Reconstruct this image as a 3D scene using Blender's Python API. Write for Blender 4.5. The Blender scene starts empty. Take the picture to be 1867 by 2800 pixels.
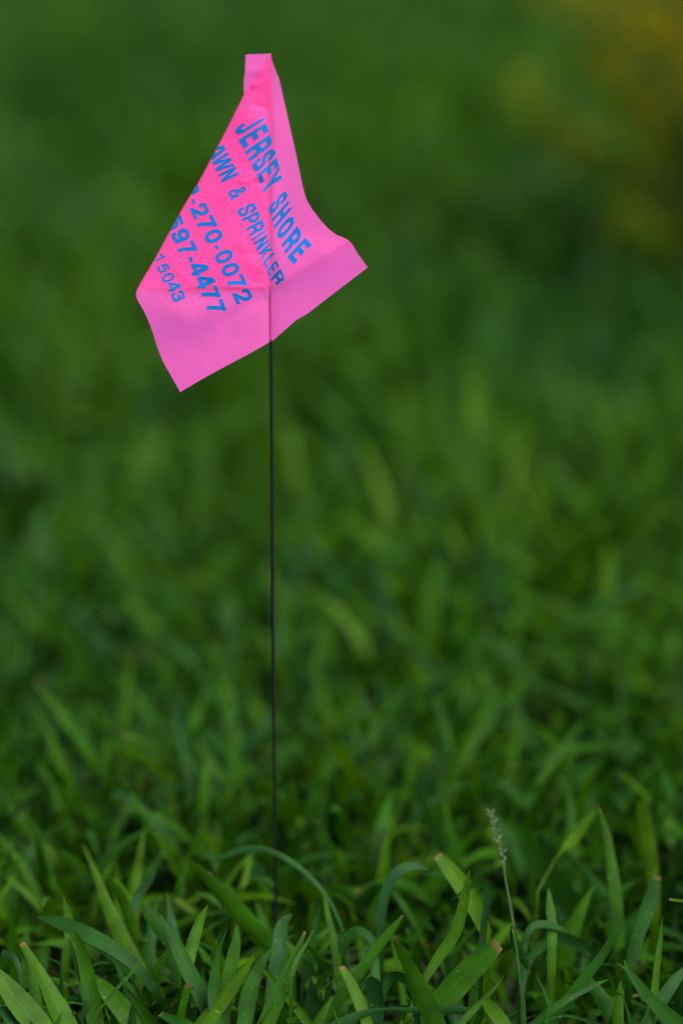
import bpy, math, random
import numpy as np
from mathutils import Vector

# ------------------------------------------------------------------ camera, sky, sun, exposure
SC = bpy.context.scene
PW, PH = 1867.0, 2800.0
F = 8167.0                      # focal length in photograph pixels (105 mm on a 36 mm tall frame)
PITCH = math.radians(15.08)
CAM_H = 0.6146
WIRE_Y = 1.347
FOCUS = 1.367

cam_d = bpy.data.cameras.new("camera")
cam = bpy.data.objects.new("camera", cam_d)
SC.collection.objects.link(cam)
cam.location = (0, 0, CAM_H)
cam.rotation_euler = (math.radians(90) - PITCH, 0, 0)
cam_d.sensor_fit = 'VERTICAL'
cam_d.sensor_height = 36.0
cam_d.lens = 36.0 * F / PH
cam_d.clip_end = 500
cam_d.clip_start = 0.05
cam_d.dof.use_dof = True
cam_d.dof.focus_distance = FOCUS
cam_d.dof.aperture_fstop = 2.75
SC.camera = cam

SUN_EL, SUN_AZ = math.radians(52), math.radians(128)     # azimuth clockwise from +Y
world = bpy.data.worlds.new("World")
SC.world = world
world.use_nodes = True
wn = world.node_tree
for n in list(wn.nodes):
    wn.nodes.remove(n)
sky = wn.nodes.new("ShaderNodeTexSky")
sky.sky_type = 'NISHITA'
sky.sun_disc = False
sky.sun_elevation = SUN_EL
sky.sun_rotation = SUN_AZ
sky.air_density = 1.0
sky.dust_density = 3.0
sky.ozone_density = 1.0
bgn = wn.nodes.new("ShaderNodeBackground")
bgn.inputs[1].default_value = 0.06
wo = wn.nodes.new("ShaderNodeOutputWorld")
wn.links.new(sky.outputs[0], bgn.inputs[0])
wn.links.new(bgn.outputs[0], wo.inputs[0])

sun_d = bpy.data.lights.new("sun", 'SUN')
sun_d.energy = 1.5
sun_d.angle = math.radians(50)
sun_d.color = (1.0, 0.97, 0.92)
sun = bpy.data.objects.new("sun", sun_d)
SC.collection.objects.link(sun)
sdir = Vector((math.sin(SUN_AZ) * math.cos(SUN_EL), math.cos(SUN_AZ) * math.cos(SUN_EL), math.sin(SUN_EL)))
sun.rotation_euler = sdir.to_track_quat('Z', 'Y').to_euler()

SC.view_settings.view_transform = 'Standard'
SC.view_settings.look = 'None'
SC.view_settings.gamma = 1.0
SC.view_settings.exposure = 2.65
SC.cycles.transparent_max_bounces = 6
SC.cycles.max_bounces = 8
SC.cycles.use_denoising = True
SC.cycles.filter_width = 1.1

rng = np.random.default_rng(7)
CP, SP = math.cos(PITCH), math.sin(PITCH)

# ------------------------------------------------------------------ measuring helpers
def ray(px, py):
    """direction of the sight line through a photograph pixel (depth 1 along the axis)"""
    px = np.asarray(px, float); py = np.asarray(py, float)
    x = (px - PW / 2) / F
    y = (PH / 2 - py) / F
    return np.stack([x + 0 * y, CP + SP * y, -SP + CP * y], -1)

def at_plane(px, py, Y):
    r = ray(px, py)
    t = Y / r[..., 1]
    p = r * t[..., None]
    p[..., 2] += CAM_H
    return p

def at_depth(px, py, d):
    p = ray(px, py) * np.asarray(d)[..., None]
    p[..., 2] += CAM_H
    return p

def mesh_obj(name, verts, faces, mat, parent=None, smooth=True, uv=None, attrs=None):
    """verts (n,3) array; faces (m,k) array of quads or triangles"""
    verts = np.asarray(verts, np.float32); faces = np.asarray(faces, np.int32)
    me = bpy.data.meshes.new(name)
    k = faces.shape[1]; m = len(faces)
    me.vertices.add(len(verts)); me.vertices.foreach_set("co", verts.ravel())
    me.loops.add(m * k); me.loops.foreach_set("vertex_index", faces.ravel())
    me.polygons.add(m)
    me.polygons.foreach_set("loop_start", np.arange(0, m * k, k, dtype=np.int32))
    me.polygons.foreach_set("loop_total", np.full(m, k, np.int32))
    me.polygons.foreach_set("use_smooth", np.full(m, smooth))
    me.update(calc_edges=True)
    for an, arr in (attrs or {}).items():
        arr = np.asarray(arr, np.float32)
        if arr.ndim == 1:
            a = me.attributes.new(an, 'FLOAT', 'POINT'); a.data.foreach_set("value", arr)
        else:
            a = me.attributes.new(an, 'FLOAT_VECTOR', 'POINT'); a.data.foreach_set("vector", arr.ravel())
    me.materials.append(mat)
    o = bpy.data.objects.new(name, me)
    SC.collection.objects.link(o)
    if parent is not None:
        o.parent = parent
    return o

def new_mat(name):
    m = bpy.data.materials.new(name); m.use_nodes = True
    nt = m.node_tree
    for n in list(nt.nodes):
        nt.nodes.remove(n)
    out = nt.nodes.new("ShaderNodeOutputMaterial")
    return m, nt, out

def N(nt, t, **kw):
    n = nt.nodes.new(t)
    for k, v in kw.items():
        setattr(n, k, v)
    return n

# ------------------------------------------------------------------ materials
def leaf_material(name, stops, trans=0.32, rough=0.5, spec=0.06, tip=True, vein=60.0, sat=1.25):
    """green blade: colour by the blade's own tint, fine lengthwise veins, light passing through"""
    m, nt, out = new_mat(name)
    L = nt.links.new
    at = N(nt, "ShaderNodeAttribute", attribute_name="leaf")      # x across, y along, z tint
    sep = N(nt, "ShaderNodeSeparateXYZ"); L(at.outputs["Vector"], sep.inputs[0])
    ramp = N(nt, "ShaderNodeValToRGB")
    cr = ramp.color_ramp
    while len(cr.elements) < len(stops):
        cr.elements.new(0.5)
    for e, (p, c) in zip(cr.elements, stops):
        e.position = p; e.color = (*c, 1)
    L(sep.outputs[2], ramp.inputs[0])
    # veins
    mul = N(nt, "ShaderNodeMath", operation='MULTIPLY'); L(sep.outputs[0], mul.inputs[0]); mul.inputs[1].default_value = vein
    sn = N(nt, "ShaderNodeMath", operation='SINE'); L(mul.outputs[0], sn.inputs[0])
    geo = N(nt, "ShaderNodeNewGeometry")
    nz = N(nt, "ShaderNodeTexNoise"); nz.inputs["Scale"].default_value = 90; nz.inputs["Detail"].default_value = 3
    L(geo.outputs["Position"], nz.inputs["Vector"])
    mr = N(nt, "ShaderNodeMapRange"); L(sn.outputs[0], mr.inputs[0])
    mr.inputs[1].default_value = -1; mr.inputs[2].default_value = 1; mr.inputs[3].default_value = 0.84; mr.inputs[4].default_value = 1.12
    mr2 = N(nt, "ShaderNodeMapRange"); L(nz.outputs[0], mr2.inputs[0])
    mr2.inputs[1].default_value = 0.3; mr2.inputs[2].default_value = 0.7; mr2.inputs[3].default_value = 0.7; mr2.inputs[4].default_value = 1.28
    pr = N(nt, "ShaderNodeMath", operation='MULTIPLY'); L(mr.outputs[0], pr.inputs[0]); L(mr2.outputs[0], pr.inputs[1])
    # pale midrib
    ab = N(nt, "ShaderNodeMath", operation='SUBTRACT'); L(sep.outputs[0], ab.inputs[0]); ab.inputs[1].default_value = 0.5
    ab2 = N(nt, "ShaderNodeMath", operation='ABSOLUTE'); L(ab.outputs[0], ab2.inputs[0])
    mid = N(nt, "ShaderNodeMapRange"); L(ab2.outputs[0], mid.inputs[0])
    mid.inputs[1].default_value = 0.0; mid.inputs[2].default_value = 0.05; mid.inputs[3].default_value = 1.35; mid.inputs[4].default_value = 1.0
    pr2 = N(nt, "ShaderNodeMath", operation='MULTIPLY'); L(pr.outputs[0], pr2.inputs[0]); L(mid.outputs[0], pr2.inputs[1])
    vm = N(nt, "ShaderNodeVectorMath", operation='SCALE'); L(ramp.outputs[0], vm.inputs[0]); L(pr2.outputs[0], vm.inputs[3])
    col = vm.outputs[0]
    if tip:   # withered brown tip: only blades whose 'dry' value is high
        dr = N(nt, "ShaderNodeAttribute", attribute_name="dry")
        add = N(nt, "ShaderNodeMath", operation='ADD'); L(sep.outputs[1], add.inputs[0])
        sc2 = N(nt, "ShaderNodeMath", operation='MULTIPLY'); L(nz.outputs[0], sc2.inputs[0]); sc2.inputs[1].default_value = 0.06
        L(sc2.outputs[0], add.inputs[1])
        gt = N(nt, "ShaderNodeMapRange"); L(add.outputs[0], gt.inputs[0])
        gt.inputs[1].default_value = 0.99; gt.inputs[2].default_value = 1.025; gt.inputs[3].default_value = 0; gt.inputs[4].default_value = 1
        mm = N(nt, "ShaderNodeMath", operation='MULTIPLY'); L(gt.outputs[0], mm.inputs[0]); L(dr.outputs["Fac"], mm.inputs[1])
        mx = N(nt, "ShaderNodeMix", data_type='RGBA'); L(mm.outputs[0], mx.inputs[0]); L(col, mx.inputs[6]); mx.inputs[7].default_value = (0.085, 0.052, 0.018, 1)
        # small pale scars
        n2 = N(nt, "ShaderNodeTexNoise"); n2.inputs["Scale"].default_value = 420; n2.inputs["Detail"].default_value = 1
        L(geo.outputs["Position"], n2.inputs["Vector"])
        g2 = N(nt, "ShaderNodeMapRange"); L(n2.outputs[0], g2.inputs[0])
        g2.inputs[1].default_value = 0.73; g2.inputs[2].default_value = 0.78; g2.inputs[3].default_value = 0; g2.inputs[4].default_value = 0.73
        mx2 = N(nt, "ShaderNodeMix", data_type='RGBA'); L(g2.outputs[0], mx2.inputs[0]); L(mx.outputs[2], mx2.inputs[6]); mx2.inputs[7].default_value = (0.08, 0.12, 0.03, 1)
        col = mx2.outputs[2]
    bs = N(nt, "ShaderNodeBsdfPrincipled"); L(col, bs.inputs["Base Color"])
    bs.inputs["Roughness"].default_value = rough
    bs.inputs["Specular IOR Level"].default_value = spec
    bump = N(nt, "ShaderNodeBump"); bump.inputs["Strength"].default_value = 0.25; bump.inputs["Distance"].default_value = 0.0003
    L(pr.outputs[0], bump.inputs["Height"]); L(bump.outputs[0], bs.inputs["Normal"])
    tr = N(nt, "ShaderNodeBsdfTranslucent")
    hs = N(nt, "ShaderNodeMix", data_type='RGBA', blend_type='MULTIPLY'); hs.inputs[0].default_value = 1.0
    L(col, hs.inputs[6]); hs.inputs[7].default_value = (1.25, 1.35, 0.45, 1)
    L(hs.outputs[2], tr.inputs[0])
    mix = N(nt, "ShaderNodeMixShader"); mix.inputs[0].default_value = trans
    L(bs.outputs[0], mix.inputs[1]); L(tr.outputs[0], mix.inputs[2]); L(mix.outputs[0], out.inputs[0])
    return m

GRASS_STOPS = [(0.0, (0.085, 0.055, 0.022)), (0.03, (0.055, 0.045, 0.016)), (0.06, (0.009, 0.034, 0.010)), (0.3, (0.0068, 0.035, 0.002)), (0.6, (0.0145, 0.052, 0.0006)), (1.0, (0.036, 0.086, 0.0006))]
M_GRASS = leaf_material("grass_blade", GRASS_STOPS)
M_YELLOW = leaf_material("yellow_leaf", [(0.0, (0.022, 0.058, 0.001)), (0.35, (0.085, 0.092, 0.0005)), (1.0, (0.23, 0.150, 0.0002))], trans=0.5, tip=False, vein=20, spec=0.03, rough=0.7)

def film_material():
    m, nt, out = new_mat("pink_film")
    L = nt.links.new
    geo = N(nt, "ShaderNodeNewGeometry")
    nz = N(nt, "ShaderNodeTexNoise"); nz.inputs["Scale"].default_value = 60; nz.inputs["Detail"].default_value = 4
    L(geo.outputs["Position"], nz.inputs["Vector"])
    fine = N(nt, "ShaderNodeTexNoise"); fine.inputs["Scale"].default_value = 1800; fine.inputs["Detail"].default_value = 2
    L(geo.outputs["Position"], fine.inputs["Vector"])
    bump = N(nt, "ShaderNodeBump"); bump.inputs["Strength"].default_value = 0.55; bump.inputs["Distance"].default_value = 0.0008
    L(nz.outputs[0], bump.inputs["Height"])
    bump2 = N(nt, "ShaderNodeBump"); bump2.inputs["Strength"].default_value = 0.12; bump2.inputs["Distance"].default_value = 0.00005
    L(fine.outputs[0], bump2.inputs["Height"]); L(bump.outputs[0], bump2.inputs["Normal"])
    bs = N(nt, "ShaderNodeBsdfPrincipled")
    bs.inputs["Base Color"].default_value = (0.96, 0.115, 0.44, 1)
    bs.inputs["Roughness"].default_value = 0.45
    bs.inputs["Specular IOR Level"].default_value = 0.35
    L(bump2.outputs[0], bs.inputs["Normal"])
    tr = N(nt, "ShaderNodeBsdfTranslucent"); tr.inputs[0].default_value = (1.0, 0.165, 0.50, 1)
    L(bump.outputs[0], tr.inputs["Normal"])
    mix = N(nt, "ShaderNodeMixShader"); mix.inputs[0].default_value = 0.73
    L(bs.outputs[0], mix.inputs[1]); L(tr.outputs[0], mix.inputs[2]); L(mix.outputs[0], out.inputs[0])
    return m
M_FILM = film_material()

def simple_mat(name, col, rough, spec=0.5, metal=0.0, noise=0.0, nscale=200):
    m, nt, out = new_mat(name)
    L = nt.links.new
    bs = N(nt, "ShaderNodeBsdfPrincipled")
    bs.inputs["Roughness"].default_value = rough
    bs.inputs["Specular IOR Level"].default_value = spec
    bs.inputs["Metallic"].default_value = metal
    geo = N(nt, "ShaderNodeNewGeometry")
    nz = N(nt, "ShaderNodeTexNoise"); nz.inputs["Scale"].default_value = nscale; nz.inputs["Detail"].default_value = 5
    L(geo.outputs["Position"], nz.inputs["Vector"])
    mr = N(nt, "ShaderNodeMapRange"); L(nz.outputs[0], mr.inputs[0])
    mr.inputs[1].default_value = 0.3; mr.inputs[2].default_value = 0.7
    mr.inputs[3].default_value = 1 - noise; mr.inputs[4].default_value = 1 + noise
    vm = N(nt, "ShaderNodeVectorMath", operation='SCALE'); vm.inputs[0].default_value = col; L(mr.outputs[0], vm.inputs[3])
    L(vm.outputs[0], bs.inputs["Base Color"])
    L(bs.outputs[0], out.inputs[0])
    return m
M_INK = simple_mat("blue_ink", (0.0003, 0.082, 0.28), 0.6, 0.08, noise=0.08, nscale=400)
M_WIRE = simple_mat("dark_steel_wire", (0.003, 0.004, 0.005), 0.35, 0.25, metal=0.0, noise=0.3, nscale=500)
M_STEM = simple_mat("plant_stem", (0.012, 0.035, 0.005), 0.6, 0.3, noise=0.3)
M_SEED = simple_mat("seed_husk", (0.04, 0.06, 0.02), 0.6, 0.3, noise=0.3, nscale=900)

def ground_material():
    m, nt, out = new_mat("soil_and_thatch")
    L = nt.links.new
    geo = N(nt, "ShaderNodeNewGeometry")
    nz = N(nt, "ShaderNodeTexNoise"); nz.inputs["Scale"].default_value = 35; nz.inputs["Detail"].default_value = 8
    L(geo.outputs["Position"], nz.inputs["Vector"])
    rp = N(nt, "ShaderNodeValToRGB")
    rp.color_ramp.elements[0].position = 0.35; rp.color_ramp.elements[0].color = (0.012, 0.014, 0.006, 1)
    rp.color_ramp.elements[1].position = 0.7; rp.color_ramp.elements[1].color = (0.028, 0.050, 0.012, 1)
    L(nz.outputs[0], rp.inputs[0])
    bs = N(nt, "ShaderNodeBsdfPrincipled"); bs.inputs["Roughness"].default_value = 0.95
    bs.inputs["Specular IOR Level"].default_value = 0.1
    L(rp.outputs[0], bs.inputs["Base Color"]); L(bs.outputs[0], out.inputs[0])
    return m

# ------------------------------------------------------------------ the ground, one sheet to the horizon
def build_ground():
    xs = np.concatenate([[-200, -60, -20], np.linspace(-6, 6, 60), [20, 60, 200]])
    ys = np.concatenate([[-40, -10], np.linspace(-2, 14, 80), [30, 80, 300]])
    X, Y = np.meshgrid(xs, ys)
    Z = 0.006 * np.sin(X * 2.1 + 1.0) * np.sin(Y * 1.7) * (np.abs(Y - WIRE_Y) > 0.4)
    v = np.stack([X, Y, Z], -1).reshape(-1, 3)
    nx = len(xs); i, j = np.meshgrid(np.arange(nx - 1), np.arange(len(ys) - 1))
    a = (j * nx + i).ravel()
    o = mesh_obj("lawn_ground", v, np.stack([a, a + 1, a + nx + 1, a + nx], -1), ground_material())
    o["kind"] = "structure"
build_ground()

# ------------------------------------------------------------------ grass
def ribbons(P, Wd, side, fold, tint, dry, segs_across=2):
    """P (n,k,3) centre lines, Wd (n,k) widths, side (n,k,3) unit sideways, fold (n,k,3) offset of the midrib"""
    n, k, _ = P.shape
    if segs_across == 2:
        Lf = P - side * Wd[..., None] / 2
        Rt = P + side * Wd[..., None] / 2
        V = np.stack([Lf, P - fold, Rt], 2)
        U = [0, 0.5, 1]
    else:
        V = np.stack([P - side * Wd[..., None] / 2, P + side * Wd[..., None] / 2], 2)
        U = [0, 1]
    c = V.shape[2]
    idx = np.arange(n * k * c).reshape(n, k, c)
    a = idx[:, :-1, :-1]; b = idx[:, :-1, 1:]; d = idx[:, 1:, 1:]; e = idx[:, 1:, :-1]
    Fq = np.stack([a, b, d, e], -1).reshape(-1, 4)
    leaf = np.zeros((n, k, c, 3), np.float32)
    leaf[..., 0] = np.array(U)[None, None, :]
    leaf[..., 1] = np.linspace(0, 1, k)[None, :, None]
    leaf[..., 2] = tint[:, None, None]
    dr = np.broadcast_to(dry[:, None, None], (n, k, c))
    return V.reshape(-1, 3), Fq, leaf.reshape(-1, 3), dr.reshape(-1)

def random_blades(X, Y, length, width, lean, curl, tint, k, across):
    """upright arching blades rooted at X, Y"""
    n = len(X)
    az = rng.uniform(0, 2 * np.pi, n)
    t = np.linspace(0, 1, k)[None, :]
    ang0 = lean[:, None] + 0 * t                         # angle from vertical at root
    ang = ang0 + curl[:, None] * t ** 1.6                # bends over along its length
    ds = length[:, None] / (k - 1)
    dh = np.sin(ang) * ds; dz = np.cos(ang) * ds
    h = np.concatenate([np.zeros((n, 1)), np.cumsum(dh[:, 1:], 1)], 1)
    z = np.concatenate([np.zeros((n, 1)), np.cumsum(dz[:, 1:], 1)], 1)
    wob = rng.normal(0, 0.10, n)[:, None] * t ** 2 * length[:, None]
    dx, dy = np.cos(az)[:, None], np.sin(az)[:, None]
    P = np.stack([X[:, None] + dx * h - dy * wob, Y[:, None] + dy * h + dx * wob, z - 0.004], -1)
    tan = np.gradient(P, axis=1); tan /= np.linalg.norm(tan, axis=-1, keepdims=True) + 1e-9
    tw = rng.normal(0, 0.9, n)[:, None] * t + rng.normal(0, 0.5, n)[:, None]
    s0 = np.stack([-dy + 0 * t, dx + 0 * t, 0 * t + 0 * dx], -1)
    nr = np.cross(tan, s0); nr /= np.linalg.norm(nr, axis=-1, keepdims=True) + 1e-9
    side = s0 * np.cos(tw)[..., None] + nr * np.sin(tw)[..., None]
    nrm = np.cross(side, tan); nrm /= np.linalg.norm(nrm, axis=-1, keepdims=True) + 1e-9
    prof = np.clip(0.55 + 1.6 * t, 0, 1) * (1 - np.clip((t - 0.45) / 0.55, 0, 1) ** 1.7)
    cut = rng.random(n) < 0.05                            # mown blunt ends
    prof = np.where(cut[:, None], np.maximum(prof, 0.6 * (t > 0.5) + 0), prof + 0 * width[:, None])
    Wd = width[:, None] * prof + 0.0002
    fold = nrm * (Wd * 0.16)[..., None]
    dry = ((rng.random(n) < 0.02) | (cut & (rng.random(n) < 0.4))).astype(float) * 0.8
    return ribbons(P, Wd, side, fold, tint, dry, across)

def clump(X, Y, s, seed):
    """smooth value field 0..1 from a few sines"""
    r = np.random.default_rng(seed)
    v = np.zeros_like(X)
    for i in range(7):
        a = r.uniform(0, 2 * np.pi); f = s * r.uniform(0.5, 2.2)
        v += np.sin((X * np.cos(a) + Y * np.sin(a)) * f + r.uniform(0, 6.3))
    return 1 / (1 + np.exp(-v * 0.9))

HERO_KEEP = 1.42   # hand-placed blades stand around this distance; keep random ones low in front of them

def scatter(n, x0, x1, y0, y1, lf, wf, k, across, dens_pow=0.0):
    X = rng.uniform(x0, x1, n)
    Y = y0 + (y1 - y0) * rng.random(n)
    c = clump(X, Y, 9.0, 3); c2 = clump(X, Y, 2.2, 5); c3 = clump(X, Y, 30.0, 8)
    c2 = 0.55 + (c2 - 0.5) * 0.4
    keep = rng.random(n) < (0.30 + 0.70 * c3)
    X, Y, c, c2, c3 = [q[keep] for q in (X, Y, c, c2, c3)]
    n = len(X)
    length = lf * (0.55 + 0.45 * c + 0.25 * c2) * rng.uniform(0.55, 1.35, n)
    front = np.clip((HERO_KEEP + 0.1 - Y) / 0.22, 0, 1)
    length *= 1 - 0.42 * front
    width = wf * rng.uniform(0.45, 1.25, n) ** 1.2 * (0.7 + 0.5 * c3)
    lean = np.abs(rng.normal(0.3, 0.32, n))
    curl = np.abs(rng.normal(1.05, 0.6, n))
    flat = rng.random(n) < 0.18
    lean[flat] += 0.8
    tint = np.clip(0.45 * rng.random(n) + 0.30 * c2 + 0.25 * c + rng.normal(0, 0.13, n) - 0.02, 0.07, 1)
    dead = rng.random(n) < 0.02
    tint[dead] = 0.0; lean[dead] += 0.7; width[dead] *= 0.6
    return random_blades(X, Y, length, width, lean, curl, tint, k, across)

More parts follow.
